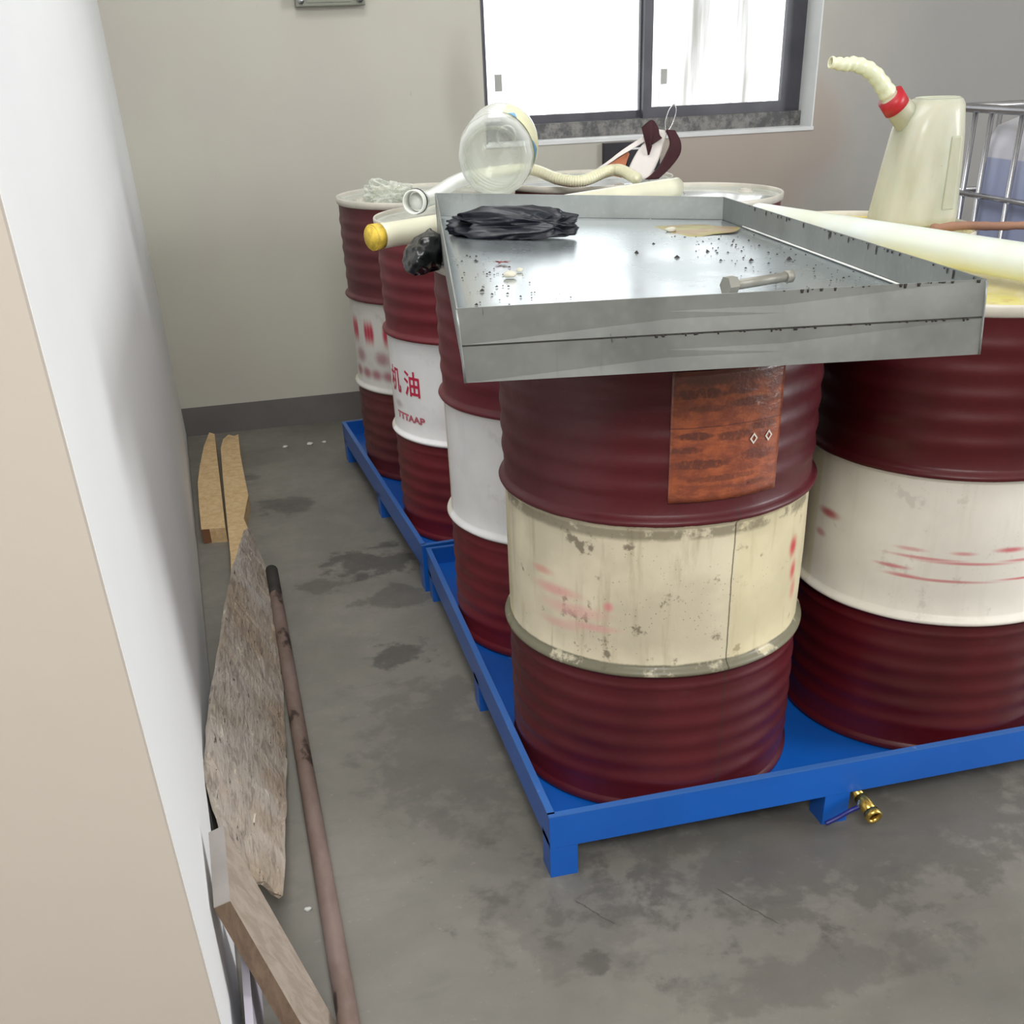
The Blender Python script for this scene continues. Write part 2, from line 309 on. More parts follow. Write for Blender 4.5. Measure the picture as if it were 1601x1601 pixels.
# ------------------------------------------------------------------ mesh helpers
def link(name, verts, faces, mat, parent=None, smooth=False, bevel=0, loc=None):
    me = bpy.data.meshes.new(name); me.from_pydata([tuple(v) for v in verts], [], faces); me.update()
    bm = bmesh.new(); bm.from_mesh(me); bmesh.ops.recalc_face_normals(bm, faces=bm.faces)
    if bevel: bmesh.ops.bevel(bm, geom=list(bm.edges), offset=bevel, segments=2, affect='EDGES', profile=.6)
    bm.to_mesh(me); bm.free()
    if smooth:
        for f in me.polygons: f.use_smooth = True
    me.materials.append(mat)
    o = bpy.data.objects.new(name, me); COL.objects.link(o)
    if parent: o.parent = parent
    if loc: o.location = loc
    return o
def tag(o, label=None, cat=None, group=None, kind=None):
    if label: o['label'] = label
    if cat: o['category'] = cat
    if group: o['group'] = group
    if kind: o['kind'] = kind
    return o
def thing(name, label, cat, loc=(0, 0, 0), rz=0, group=None):
    o = bpy.data.objects.new(name, None); COL.objects.link(o); o.location = loc; o.rotation_euler = (0, 0, rz)
    o.empty_display_size = .05
    return tag(o, label, cat, group)
def boxv(a, b):
    x0, y0, z0 = a; x1, y1, z1 = b
    v = [(x0, y0, z0), (x1, y0, z0), (x1, y1, z0), (x0, y1, z0), (x0, y0, z1), (x1, y0, z1), (x1, y1, z1), (x0, y1, z1)]
    return v, [(0, 3, 2, 1), (4, 5, 6, 7), (0, 1, 5, 4), (1, 2, 6, 5), (2, 3, 7, 6), (3, 0, 4, 7)]
def box(name, a, b, mat, parent=None, bevel=0):
    v, f = boxv(a, b); return link(name, v, f, mat, parent, bevel=bevel)
def hexa(name, lo, hi, mat, parent=None, bevel=0):
    """eight corners: a ring of four below, the matching ring above"""
    return link(name, list(lo)+list(hi), [(0, 3, 2, 1), (4, 5, 6, 7), (0, 1, 5, 4), (1, 2, 6, 5), (2, 3, 7, 6), (3, 0, 4, 7)], mat, parent, bevel=bevel)
def lathe(name, prof, mat, parent=None, seg=72, cap=True, f=None, a0=0, a1=360):
    vs, fs = [], []; full = abs(a1-a0-360) < 1e-6; m = seg if full else seg+1
    for (r, z) in prof:
        for i in range(m):
            t = math.radians(a0+(a1-a0)*i/seg); rr = r + (f(t, z) if f else 0)
            vs.append((rr*math.cos(t), rr*math.sin(t), z))
    for j in range(len(prof)-1):
        for i in range(seg):
            k = (i+1) % m; fs.append((j*m+i, j*m+k, (j+1)*m+k, (j+1)*m+i))
    if cap and full:
        fs.append(tuple(range(m))[::-1]); fs.append(tuple((len(prof)-1)*m+i for i in range(m)))
    return link(name, vs, fs, mat, parent, smooth=True)
def spline(pts, n=8):
    pts = [Vector(p) for p in pts]; out = []
    for i in range(len(pts)-1):
        p0 = pts[max(i-1, 0)]; p1 = pts[i]; p2 = pts[i+1]; p3 = pts[min(i+2, len(pts)-1)]
        for k in range(n):
            t = k/n
            out.append(.5*((2*p1)+(p2-p0)*t+(2*p0-5*p1+4*p2-p3)*t*t+(3*p1-p0-3*p2+p3)*t*t*t))
    out.append(pts[-1]); return out
def tube(name, pts, r, mat, parent=None, seg=14, cap=True, inner=None):
    """round tube along points; r is a number or a function of the path fraction"""
    pts = [Vector(p) for p in pts]; vs, fs = [], []; N = len(pts); up = Vector((0, 0, 1)); rf = r if callable(r) else (lambda t: r)
    prev = None
    for i, p in enumerate(pts):
        d = (pts[min(i+1, N-1)]-pts[max(i-1, 0)]).normalized()
        if prev is None:
            a = d.cross(up) if abs(d.dot(up)) < .95 else d.cross(Vector((1, 0, 0)))
        else: a = prev - d*prev.dot(d)
        a.normalize(); prev = a; b = d.cross(a)
        for k in range(seg):
            t = 2*PI*k/seg; vs.append(p+(a*math.cos(t)+b*math.sin(t))*rf(i/(N-1)))
    for i in range(N-1):
        for k in range(seg):
            k2 = (k+1) % seg; fs.append((i*seg+k, i*seg+k2, (i+1)*seg+k2, (i+1)*seg+k))
    if cap and not inner:
        fs.append(tuple(range(seg))[::-1]); fs.append(tuple((N-1)*seg+k for k in range(seg)))
    o = link(name, vs, fs, mat, parent, smooth=True)
    if inner:
        s = o.modifiers.new('wall', 'SOLIDIFY'); s.thickness = inner; s.offset = -1
    return o
def crumple(name, size, mat, parent=None, seed=0, amp=.25, freq=3, sub=5, stretch=(1, 1, 1), loc=None, flat=-.75):
    bm = bmesh.new(); bmesh.ops.create_icosphere(bm, subdivisions=sub, radius=1)
    for v in bm.verts:
        c = v.co.copy(); q = Vector((c.x*freq*stretch[0], c.y*freq*stretch[1], c.z*freq*stretch[2]))+Vector((seed*7.1, seed*3.3, 0))
        rd = 1-abs(noise.noise(q))*1.6*amp + noise.noise(q*.5)*amp*1.4 - abs(noise.noise(q*1.9))*amp*.5
        c = c*rd; c.z = max(c.z, flat)
        v.co = Vector((c.x*size[0], c.y*size[1], (c.z-flat)*size[2]))
    me = bpy.data.meshes.new(name); bm.to_mesh(me); bm.free(); me.materials.append(mat)
    for f in me.polygons: f.use_smooth = True
    o = bpy.data.objects.new(name, me); COL.objects.link(o)
    if parent: o.parent = parent
    if loc: o.location = loc
    return o
def prism(name, pts, off, mat, parent=None):
    """thick slab from a polygon and an offset vector"""
    off = Vector(off); n = len(pts); v = [Vector(p) for p in pts] + [Vector(p)+off for p in pts]
    f = [tuple(range(n)), tuple(range(n, 2*n))[::-1]] + [(i, (i+1) % n, n+(i+1) % n, n+i) for i in range(n)]
    return link(name, v, f, mat, parent)
def struct(o): o['kind'] = 'structure'; return o

# ------------------------------------------------------------------ the setting
YB = 3.2405                                    # inner face of the back wall
def wx(y): return -.734 + (YB-y)*(.734-.589)/(YB+.47)     # left wall runs very slightly inwards
X1 = 5.4
struct(box('floor', (-3, -4.5, -.1), (X1, 3.5, 0), M_floor))
wo = (.655, 2.092, 1.045, 2.35)                # window opening x0 x1 z0 z1
def wall_with_hole():
    x0, x1, z0, z1 = wo; vs, fs = [], []
    def add(a, b):
        v, f = boxv(a, b); k = len(vs); vs.extend(v); fs.extend([tuple(i+k for i in q) for q in f])
    add((-1.2, YB, 0), (x0, YB+.26, 3.2)); add((x1, YB, 0), (X1, YB+.26, 3.2)); add((x0, YB, 0), (x1, YB+.26, z0)); add((x0, YB, z1), (x1, YB+.26, 3.2))
    return link('wall_back', vs, fs, M_back)
struct(wall_with_hole())
struct(hexa('wall_left', [(-.589-.3, -.46, 0), (-.589, -.46, 0), (-.734, YB, 0), (-1.1, YB, 0)], [(-.589-.3, -.46, 3.2), (-.589, -.46, 3.2), (-.734, YB, 3.2), (-1.1, YB, 3.2)], M_left))
struct(box('wall_front', (-3, -.475, 0), (-.590, -.4605, 3.2), M_beige))
struct(box('wall_right', (X1, -4.5, 0), (X1+.2, YB+.2, 3.2), M_left))
struct(box('ceiling', (-3, -4.5, 3.2), (X1+.2, YB+.26, 3.35), M_ceil))
struct(box('wall_rear', (-3, -4.5, 0), (X1, -4.35, 3.2), M_beige))
struct(box('wall_entrance', (-3.15, -4.5, 0), (-3, -.46, 3.2), M_beige))
struct(box('baseboard_back', (-.733, YB-.003, 0), (X1, YB, .119), M_skirt))
struct(hexa('baseboard_left', [(-.5885, -.46, 0), (-.5870, -.46, 0), (-.7315, YB-.003, 0), (-.7335, YB-.003, 0)], [(-.5885, -.46, .004), (-.5870, -.46, .004), (-.7315, YB-.003, .004), (-.7335, YB-.003, .004)], M_skirt))
# window: reveals, frame, two sliding sashes
YW = YB+.16; x0, x1, z0, z1 = wo
win = bpy.data.objects.new('window_1', None); COL.objects.link(win); win.location = (x0, YW, z0); win['kind'] = 'structure'
def L(a): return (a[0]-x0, a[1]-YW, a[2]-z0)
def wbox(name, a, b, m, bevel=0, parent=None):
    o = box(name, L(a), L(b), m, parent or win, bevel); return o
wbox('reveal', (x1-.004, YB-.002, z0), (x1+.002, YW+.05, z1), M_reveal)
wbox('reveal', (x0-.002, YB-.002, z0), (x0+.004, YW+.05, z1), M_frame)
wbox('sill', (x0-.004, YB-.006, z0-.012), (x1+.006, YW, z0+.002), M_reveal)
wbox('mortar_bed', (x0+.004, YW-.055, z0+.002), (x1-.004, YW-.012, z0+.058), M_mortar)
wbox('frame_rail', (x0+.004, YW-.02, z0+.03), (x1-.004, YW+.05, z0+.062), M_frame)
wbox('frame_rail', (x0+.004, YW-.02, z1-.05), (x1-.004, YW+.05, z1), M_frame)
wbox('frame_stile', (x0+.004, YW-.03, z0+.03), (x0+.034, YW+.05, z1), M_frame)
wbox('frame_stile', (x1-.05, YW-.03, z0+.03), (x1-.004, YW+.05, z1), M_frame)
def sash(xa, xb, ya, stile_l, stile_r, zb):
    t = .028
    fr = wbox('sash_rail', (xa, ya, z0+.058), (xb, ya+t, zb), M_frame)
    wbox('sash_rail', (xa, ya, z1-.09), (xb, ya+t, z1-.04), M_frame)
    wbox('sash_stile', (xa, ya+.0008, zb), (xa+stile_l, ya+t-.0008, z1-.09), M_frame)
    wbox('sash_stile', (xb-stile_r, ya+.0008, zb), (xb, ya+t-.0008, z1-.09), M_frame)
    return wbox('pane', (xa+.004, ya+.011, zb-.006), (xb-.004, ya+.015, z1-.07), M_glass)
pa = sash(x0+.034, 1.385, YW-.004, .012, .026, z0+.088)
pb = sash(1.365, x1-.05, YW-.034, .038, .045, z0+.098)
wbox('sticker', (.735, YW+.004, 1.225), (.765, YW+.0065, 1.285), M_sticker)
wbox('sticker', (1.445, YW-.026, 1.225), (1.472, YW-.0235, 1.28), M_sticker)
o = box('ground_outside', (-20, YB+.3, -.4), (25, 30, -.3), M_ground); struct(o)
# small marks: grey electrical box high on the back wall, black holder below the sill
t = thing('junction_box', 'grey metal box fixed high on the back wall left of the window', 'electrical box', (-.046, YB, 1.526))
box('housing', (0, -.05, 0), (.256, 0, .2), M_socket, t, .003); box('cover_plate', (.04, -.054, .012), (.2, -.05, .19), M_socket, t)
for x in (.02, .235):
    q = tube('conduit_nut', [(x, -.06, .02), (x, -.045, .02)], .012, M_cage, t)
t = thing('wall_holder', 'black box holder on the back wall just below the window sill', 'holder', (1.143, YB, .93))
box('back_plate', (0, -.03, -.03), (.175, 0, .098), M_blackbox, t, .002); box('pocket', (.09, -.06, -.03), (.235, -.03, .072), M_blackbox, t, .002); box('pocket_rim', (.09, -.062, .072), (.235, -.03, .077), M_reveal, t)

# ------------------------------------------------------------------ blue spill pallets
def pallet(loc, rz, label, valve=False):
    t = thing('spill_pallet', label, 'pallet', loc, rz, 'blue spill pallets under the drums'); w = 1.345; th = .008
    box('deck', (th, th, .084), (w-th, w-th, .0975), M_blue, t)
    for a, b in (((0, 0, .071), (w, th, .147)), ((0, w-th, .071), (w, w, .147)), ((0, th, .071), (th, w-th, .147)), ((w-th, th, .071), (w, w-th, .147))):
        s = box('side_wall', a, b, M_blue, t, .001)
        lip_a = (a[0]-.001, a[1]-.001, .1455); lip_b = (b[0]+.001, b[1]+.001, .1485)
        if b[1]-a[1] > .1: lip_b = (lip_b[0]+.004 if a[0] < .5 else lip_b[0], lip_b[1], lip_b[2]); lip_a = (lip_a[0] if a[0] < .5 else lip_a[0]-.004, lip_a[1], lip_a[2])
        else: lip_b = (lip_b[0], lip_b[1]+(.003 if a[1] < .5 else 0), lip_b[2])
        box('rim_edge', lip_a, lip_b, M_blue2, s)
    ks = (0.0, .575, w-.055)
    for i, x in enumerate(ks):
        for j, y in enumerate((0.0, w/2-.027, w-.055)):
            vs, fs = [], []
            for a, b in (((x, y+.0005, 0), (x+.055, y+.006, .085)), ((x if i < 2 else x+.049, y+.0062, 0), (x+.006 if i < 2 else x+.055, y+.055, .085))):
                v, f = boxv(a, b); k = len(vs); vs += v; fs += [tuple(c+k for c in q) for q in f]
            link('leg', vs, fs, M_blue, t)
    if valve:
        v = tube('drain_pipe', [(.652, .10, .060), (.652, -.005, .056)], .011, M_brass, t)
        tube('drain_valve', [(.652, -.005, .056), (.652, -.02, .054), (.652, -.021, .054), (.653, -.05, .048)], .014, M_brass, t)
        tube('nozzle_ring', [(.653, -.046, .049), (.653, -.062, .046)], .0165, M_brass, t, inner=.005)
        tube('valve_stem', [(.645, -.018, .060), (.640, -.020, .044)], .006, M_cage, t)
        h = tube('valve_handle', spline([(.640, -.021, .046), (.622, -.020, .040), (.600, -.017, .026), (.575, -.014, .014)]), .005, M_lever, t)
    return t
pallet((-.004, -.014, 0), 0, 'blue steel spill pallet nearest the camera, under the grimy drum with the orange label', True)
pallet((-.0132, 1.352, 0), .0672, 'blue steel spill pallet at the back wall end, set slightly askew')

# ------------------------------------------------------------------ drums
HT = .885
def profile():
    pr = [(.288, 0), (.2915, .003), (.2915, .014), (.2865, .018), (.2855, .022)]
    def ring(z, a, w):
        return [(.2855+a*(.5-.5*math.cos(PI*2*k/8)), z-w+2*w*k/8) for k in range(9)]
    for z in (.065, .107, .149, .191, .233): pr += ring(z, .0028, .0195)
    pr += ring(.273, .002, .010)[:-1]
    pr += ring(.3045, .0115, .014); pr += [(.2855, .36), (.2855, .45), (.2855, .54)]
    pr += ring(.5915, .0115, .014)
    for z in (.648, .69, .732, .774, .816): pr += ring(z, .0030, .0195)
    pr += [(.2855, .84), (.2855, .862), (.2875, .866)]
    return sorted(pr, key=lambda q: q[1])
PROF = profile()
RIM = [(.2862, .864), (.2915, .867), (.2925, .876), (.2925, .882), (.291, .885), (.288, .885), (.2865, .882), (.2862, .873), (.2862, .864)]
def drum(key, xy, mat, label, lid, rz=0.0, dent=None, seedv=0, rim=None):
    t = thing('oil_drum', label, 'drum', (xy[0], xy[1], .0985), 0, 'oil drums on the blue pallets')
    def f(a, z):
        q = .0012*noise.noise(Vector((math.cos(a)*2+seedv*5, math.sin(a)*2, z*6)))
        if dent and .32 < z < .57:
            for (ad, zd, sa, sz, dp) in dent:
                q -= dp*math.exp(-((math.degrees(a)-360*round((math.degrees(a)-ad)/360)-ad)/sa)**2-((z-zd)/sz)**2)
        if 0 < z < .86: q += .0008*noise.noise(Vector((math.cos(a)*5, math.sin(a)*5, z*20+seedv)))
        return q if z > .02 else 0
    lathe('shell', PROF, mat, t, 112, True, f)
    lathe('top_chime', RIM, rim or M_rimlight, t, 96, False)
    ld = lathe('lid', [(.2863, .8735), (.28, .8715), (.272, .870), (.262, .8725), (.15, .8727), (.001, .873)], lid, t, 72, False)
    for (r, a, rr) in ((.215, 70, .030), (.22, 250, .017)):
        x = r*math.cos(math.radians(a+rz)); y = r*math.sin(math.radians(a+rz))
        o = lathe('bung', [(rr+.006, .872), (rr+.006, .876), (rr, .877), (rr, .881), (rr*.7, .882), (rr*.7, .879), (.001, .879)], M_rimlight, t, 24, False); o.location = (x, y, 0)
    return t
POS = dict(A=(.300, .287), B=(.9378, .290), C=(.299, .907), D=(.273, 1.677), E=(.23, 2.279), F=(.825, 2.4035), G=(.942, 1.796), H=(1.012, .94))
dA = drum('A', POS['A'], M_drum['A'], 'maroon oil drum with grimy cream band and orange paper label, nearest the camera', M_lid, 40, [(-97, .46, 9, .05, .007), (-92, .41, 8, .03, .006), (-72, .44, 12, .07, .003)], 1)
dB = drum('B', POS['B'], M_drum['B'], 'maroon oil drum with smeared red print and yellow oily lid, at the right edge', M_lidoil, 100, None, 2)
dC = drum('C', POS['C'], M_drum['C'], 'maroon oil drum with a blank white band directly behind the front drum', M_lid, 0, None, 3)
dD = drum('D', POS['D'], M_drum['D'], 'maroon oil drum with two crisp red characters on its white band', M_lid, 150, None, 4)
dE = drum('E', POS['E'], M_drum['E'], 'dull maroon oil drum with rows of blurred red print, leftmost by the back wall', M_lid, -60, None, 5)
dF = drum('F', POS['F'], M_drum['F'], 'oil drum below the window with the rag bundle on its lid', M_lid, 30, None, 6)
dG = drum('G', POS['G'], M_drum['F'], 'oil drum with pale wet lid and bent wire, behind the far right tray corner', M_lid, 120, None, 7)
dH = drum('H', POS['H'], M_drum['F'], 'oil drum mostly hidden under the cream tube, carrying the tall plastic oil jug', M_lidoil, 10, None, 8)
dD.rotation_euler = dE.rotation_euler = (0, 0, 0)

def wrap_text(parent, txt, size, a_mid, z, mat, name='lettering', sx=1.0, R=.2862):
    cu = bpy.data.curves.new(name, 'FONT'); cu.body = txt; cu.size = size; cu.align_x = 'CENTER'; cu.resolution_u = 4; cu.offset = .0012
    tmp = bpy.data.objects.new('tmp', cu); COL.objects.link(tmp); bpy.context.view_layer.update()
    me = bpy.data.meshes.new_from_object(tmp.evaluated_get(bpy.context.evaluated_depsgraph_get()))
    bpy.data.objects.remove(tmp)
    bm = bmesh.new(); bm.from_mesh(me); bmesh.ops.triangulate(bm, faces=bm.faces)
    bmesh.ops.subdivide_edges(bm, edges=[e for e in bm.edges if e.calc_length() > .006], cuts=2)
    for v in bm.verts:
        a = math.radians(a_mid)+v.co.x*sx/R; v.co = Vector((R*math.cos(a), R*math.sin(a), z+v.co.y))
    bm.to_mesh(me); bm.free(); me.name = name; me.materials.clear(); me.materials.append(mat)
    o = bpy.data.objects.new(name, me); COL.objects.link(o); o.parent = parent; return o
wrap_text(dD, '机 油', .076, -160, .437, M_print, sx=1.0)
wrap_text(dD, 'TTTAAP', .026, -156, .355, M_printdull, sx=1.5)
# orange label on the front drum, following its curve, with its printed rows and two diamonds
def patch(name, parent, aa, ab, za, zb, mat, R=.2893, wav=.0, n=18, m=10):
    vs, fs = [], []
    for j in range(m+1):
        for i in range(n+1):
            a = math.radians(aa+(ab-aa)*i/n); z = za+(zb-za)*j/m
            r = R+wav*noise.noise(Vector((i*.7, j*.9, 3)))
            vs.append((r*math.cos(a), r*math.sin(a), z))
    for j in range(m):
        for i in range(n): k = j*(n+1)+i; fs.append((k, k+1, k+n+2, k+n+1))
    o = link(name, vs, fs, mat, parent, smooth=True)
    s = o.modifiers.new('thick', 'SOLIDIFY'); s.thickness = .0004
    return o
lab = patch('paper_label', dA, -106.5, -67, .627, .838, M_label, .2895, .0014, 30, 20); lab['label'] = 'worn orange paper label with dark printed rows'
for a, z in ((-78.3, .722), (-72.3, .722)):
    vs = []
    for k in range(4):
        aa = math.radians(a+1.5*math.cos(k*PI/2)); vs.append((.2912*math.cos(aa), .2912*math.sin(aa), z+.0095*math.sin(k*PI/2)))
    vi = []
    for k in range(4):
        aa = math.radians(a+.85*math.cos(k*PI/2)); vi.append((.2912*math.cos(aa), .2912*math.sin(aa), z+.0055*math.sin(k*PI/2)))
    link('diamond_symbol', vs+vi, [(k, (k+1) % 4, 4+(k+1) % 4, 4+k) for k in range(4)], M_diamond, lab)
# ------------------------------------------------------------------ galvanised tray on top of the drums
T = [Vector(v) for v in ((-.136, -.117, 1.081), (.5725, -.225, 1.081), (.702, .958, 1.064), (.061, 1.12, 1.094))]      # top corners FL FR BR BL
Bt = [Vector(v) for v in ((-.130, -.116, .9845), (.574, -.235, .9845), (.702, .955, .967), (.062, 1.12, .997))]
tray = thing('drip_tray', 'shallow galvanised sheet metal tray lying across the drum tops', 'tray', (.28, .44, .985))
o0 = Vector((.28, .44, .985)); T = [v-o0 for v in T]; Bt = [v-o0 for v in Bt]
cen = sum(T, Vector())/4
def lerp(a, b, t): return a+(b-a)*t
names = ['front_panel', 'right_panel', 'back_panel', 'left_panel']
for i in range(4):
    j = (i+1) % 4
    ti, tj, bi, bj = T[i], T[j], Bt[i], Bt[j]
    d = (tj-ti).normalized(); inw = Vector((0, 0, 1)).cross(d).normalized()*.0022
    mi, mj = lerp(bi, ti, .515), lerp(bj, tj, .515); ki, kj = lerp(bi, ti, .49), lerp(bj, tj, .49)
    upo = hexa(names[i], [mi, mj, mj+inw, mi+inw], [ti, tj, tj+inw, ti+inw], M_galv, tray)
    low = hexa('skirt_panel', [bi, bj, bj+inw, bi+inw], [ki, kj, kj+inw, ki+inw], M_galv, tray)
    hexa('dark_joint', [ki+inw*.4, kj+inw*.4, kj+inw, ki+inw], [mi+inw*.4, mj+inw*.4, mj+inw, mi+inw], M_weld, tray)
    lo = [ti-inw*.2, tj-inw*.2, tj+inw*1.5, ti+inw*1.5]
fl = [lerp(Bt[i], T[i], .5)+(cen-T[i])*Vector((1, 1, 0)).length*0 for i in range(4)]
def inset(k, e):
    q = lerp(Bt[k], T[k], .5); c = cen.copy(); c.z = q.z; return q+(c-q).normalized()*e
fq = [inset(k, .003) for k in range(4)]
vs, fs = [], []; N = 24
for j in range(N+1):
    for i in range(N+1):
        p = lerp(lerp(fq[0], fq[1], i/N), lerp(fq[3], fq[2], i/N), j/N)
        p.z += .0006*noise.noise(p*3.1); vs.append(p)
for j in range(N):
    for i in range(N): k = j*(N+1)+i; fs.append((k, k+1, k+N+2, k+N+1))
fo = link('floor_panel', vs, fs, M_trayfloor, tray, smooth=True); md = fo.modifiers.new('t', 'SOLIDIFY'); md.thickness = .002; md.offset = 0
# white sealant bead along the right-hand inner joint
pts = [lerp(fq[1], fq[2], t)+Vector((-.004, 0, .004)) for t in [k/30 for k in range(2, 27)]]
tube('sealant_bead', pts, lambda t: .0016+.0008*abs(noise.noise(Vector((t*30, 0, 0)))), M_bead, tray, 6)
for k in range(4):
    tube('corner_weld', [lerp(Bt[k], T[k], t) for t in (0, .25, .5, .75, .98)], .0018, M_galv, tray, 6)
def drips(name, panel, a, b, inner, zlo, n, lmax):
    """dark oil drips as thin raised beads on a tray panel, along the line a-b"""
    vs, fs = [], []
    for _ in range(n):
        t = random.random()**.7; p = lerp(a, b, t)+inner; d = (b-a).normalized(); w_ = random.uniform(.0012, .003); l_ = random.uniform(.003, lmax)*random.random()
        k = len(vs); nn = inner.normalized()*.0012
        vs.extend([p-d*w_, p+d*w_, p+d*w_*.7+Vector((0, 0, -l_)), p-d*w_*.7+Vector((0, 0, -l_)), p+nn+Vector((0, 0, -l_*.5))])
        fs.extend([(k, k+1, k+4), (k+1, k+2, k+4), (k+2, k+3, k+4), (k+3, k, k+4)])
    o = link(name, vs, fs, M_grit, panel); o['kind'] = 'stuff'
inw_ = Vector((-1, .11, 0)).normalized()*.0032
drips('oil_drips', tray, lerp(T[2], T[1], .1)+Vector((0, 0, -.001)), lerp(T[2], T[1], .99)+Vector((0, 0, -.001)), inw_, 0, 42, .016)
drips('oil_drips', tray, lerp(lerp(Bt[0], T[0], .51), lerp(Bt[1], T[1], .51), .25), lerp(lerp(Bt[0], T[0], .51), lerp(Bt[1], T[1], .51), .985), Vector((-.1, -1, 0))*.0004, 0, 60, .005)
drips('oil_drips', tray, lerp(T[0], T[1], .6), lerp(T[0], T[1], .99), Vector((-.1, -1, 0))*.0004, 0, 25, .008)
def tfloor(x, y):
    """height of the tray floor in world units"""
    F0 = [v+o0 for v in fq]; best = 0
    u = (x-lerp(F0[0], F0[3], .5).x)/.68; v = (y+.17)/1.2
    u = max(0, min(1, u)); v = max(0, min(1, v))
    return lerp(lerp(F0[0], F0[1], u), lerp(F0[3], F0[2], u), v).z+.0016
# things lying in the tray
zf = tfloor(.38, .07)
b = thing('hex_bolt', 'long dull grey hex bolt lying in the metal tray', 'bolt', (.326, .058, zf))
d = Vector((.113, .026, .002)).normalized()
tube('shank', [Vector((.006, 0, .0125)), Vector((.006, 0, .0125))+d*.112], .0075, M_bolt, b, 16)
hd = tube('head', [Vector((-.009, -.002, .0125)), Vector((.008, .002, .0125))], .0145, M_bolt, b, 6)
for f_ in hd.data.polygons: f_.use_smooth = False
tube('nut', [Vector((.006, 0, .0125))+d*.100, Vector((.006, 0, .0125))+d*.112], .010, M_bolt, b, 6)
cl = crumple('black_cloth', (.150, .058, .038), M_black, None, 3, .22, 1.7, 6, (.55, 1.5, 1.3), (.152, .775, tfloor(.14, .78)+.001), -.55)
cl.rotation_euler = (0, 0, -.42); tag(cl, 'crumpled black cloth lying in the back left corner of the tray', 'cloth')
bgp = crumple('black_bag', (.046, .12, .05), M_bag, None, 5, .2, 1.7, 5, (1, 1, 1), (-.014, .87, .976), -.5)
bgp.rotation_euler = (0, 0, -.3); tag(bgp, 'black plastic bag squeezed out under the left edge of the tray', 'bag')
lf = thing('dry_leaf', 'tiny dry reddish leaf in the tray left of the pebble', 'leaf', (.059, .456, tfloor(.06, .45)))
vs = [(0, 0, .004)]; 
for k in range(16):
    rr = .017 if k % 2 == 0 else .005; vs.append((rr*math.cos(k*PI/8), rr*math.sin(k*PI/8), .001+.004*random.random()))
link('blade', vs, [(0, k+1, (k+1) % 16+1) for k in range(16)], M_leaf, lf)
for n_, (x, y, s, lb) in enumerate([(.041, .322, .012, 'pale pebble near the left side of the tray floor, larger of the two'), (.070, .37, .007, 'small pale pebble just behind the larger one in the tray')]):
    pb_ = crumple('pebble', (s, s*.75, s*.5), M_pebble, None, n_+2, .12, 1.5, 3, (1, 1, 1), (x, y, tfloor(x, y)), -.7); tag(pb_, lb, 'pebble')
# grit
vs, fs = [], []
def flake(x, y, s):
    k = len(vs); z = tfloor(x, y)
    for i in range(5):
        a = i*2*PI/5+random.random(); vs.append((x+s*math.cos(a)*random.uniform(.6, 1.2), y+s*math.sin(a)*random.uniform(.6, 1.2), z))
    vs.append((x, y, z+s*.8)); fs.extend([(k+i, k+(i+1) % 5, k+5) for i in range(5)]); fs.append(tuple(k+i for i in range(5))[::-1])
for _ in range(230):
    t_ = random.random()
    if t_ < .45: x, y = random.gauss(.00, .045)+.0, random.uniform(.0, .62)
    else:
        y = random.uniform(.0, .72); x = random.gauss(.50+.06*y, .055)
    lim0, lim1 = -.12+.16*(y+.12), .565+.10*(y+.2)
    if lim0 < x < lim1: flake(x, y, random.choice((.0012, .0016, .0022, .003)))
for x, y, s in ((.33, .50, .006), (.38, .42, .006), (.44, .36, .004), (.46, .47, .005), (.49, .34, .006), (.40, .60, .004), (-.03, .22, .005), (-.06, .12, .004), (.02, .5, .004), (.50, .20, .004), (.56, .33, .007), (.545, .02, .005)): flake(x, y, s)
gr = link('grit', vs, fs, M_grit); tag(gr, 'dark grit scattered over the tray floor', 'grit', kind='stuff')
def puddle(name, cx, cy, rx, ry, z, mat, rot=0, seed=0):
    vs = [(0, 0, .0012)]; n = 40
    for i in range(n):
        a = 2*PI*i/n; k = 1+.35*noise.noise(Vector((math.cos(a)*1.4+seed, math.sin(a)*1.4, seed)))
        x, y = rx*k*math.cos(a), ry*k*math.sin(a); vs.append((x*math.cos(rot)-y*math.sin(rot), x*math.sin(rot)+y*math.cos(rot), .0008))
    for i in range(n): vs.append((vs[i+1][0]*1.03, vs[i+1][1]*1.03, 0))
    fs = [(0, i+1, (i+1) % n+1) for i in range(n)]+[(i+1, n+i+1, n+(i+1) % n+1, (i+1) % n+1) for i in range(n)]
    return link(name, vs, fs, mat, None, True, loc=(cx, cy, z))
pd = puddle('oil_puddle', .52, .775, .115, .085, tfloor(.53, .8)+.0012, M_oil, -.2, 2); tag(pd, 'yellow brown oil puddle in the back right corner of the tray', 'puddle')
sc = crumple('scrap', (.014, .009, .006), M_pebble, None, 9, .2, 2, 3, (1, 1, 1), (.50, .765, tfloor(.5, .765)+.001), -.6); tag(sc, 'cream scrap in the yellow puddle of the tray', 'scrap')

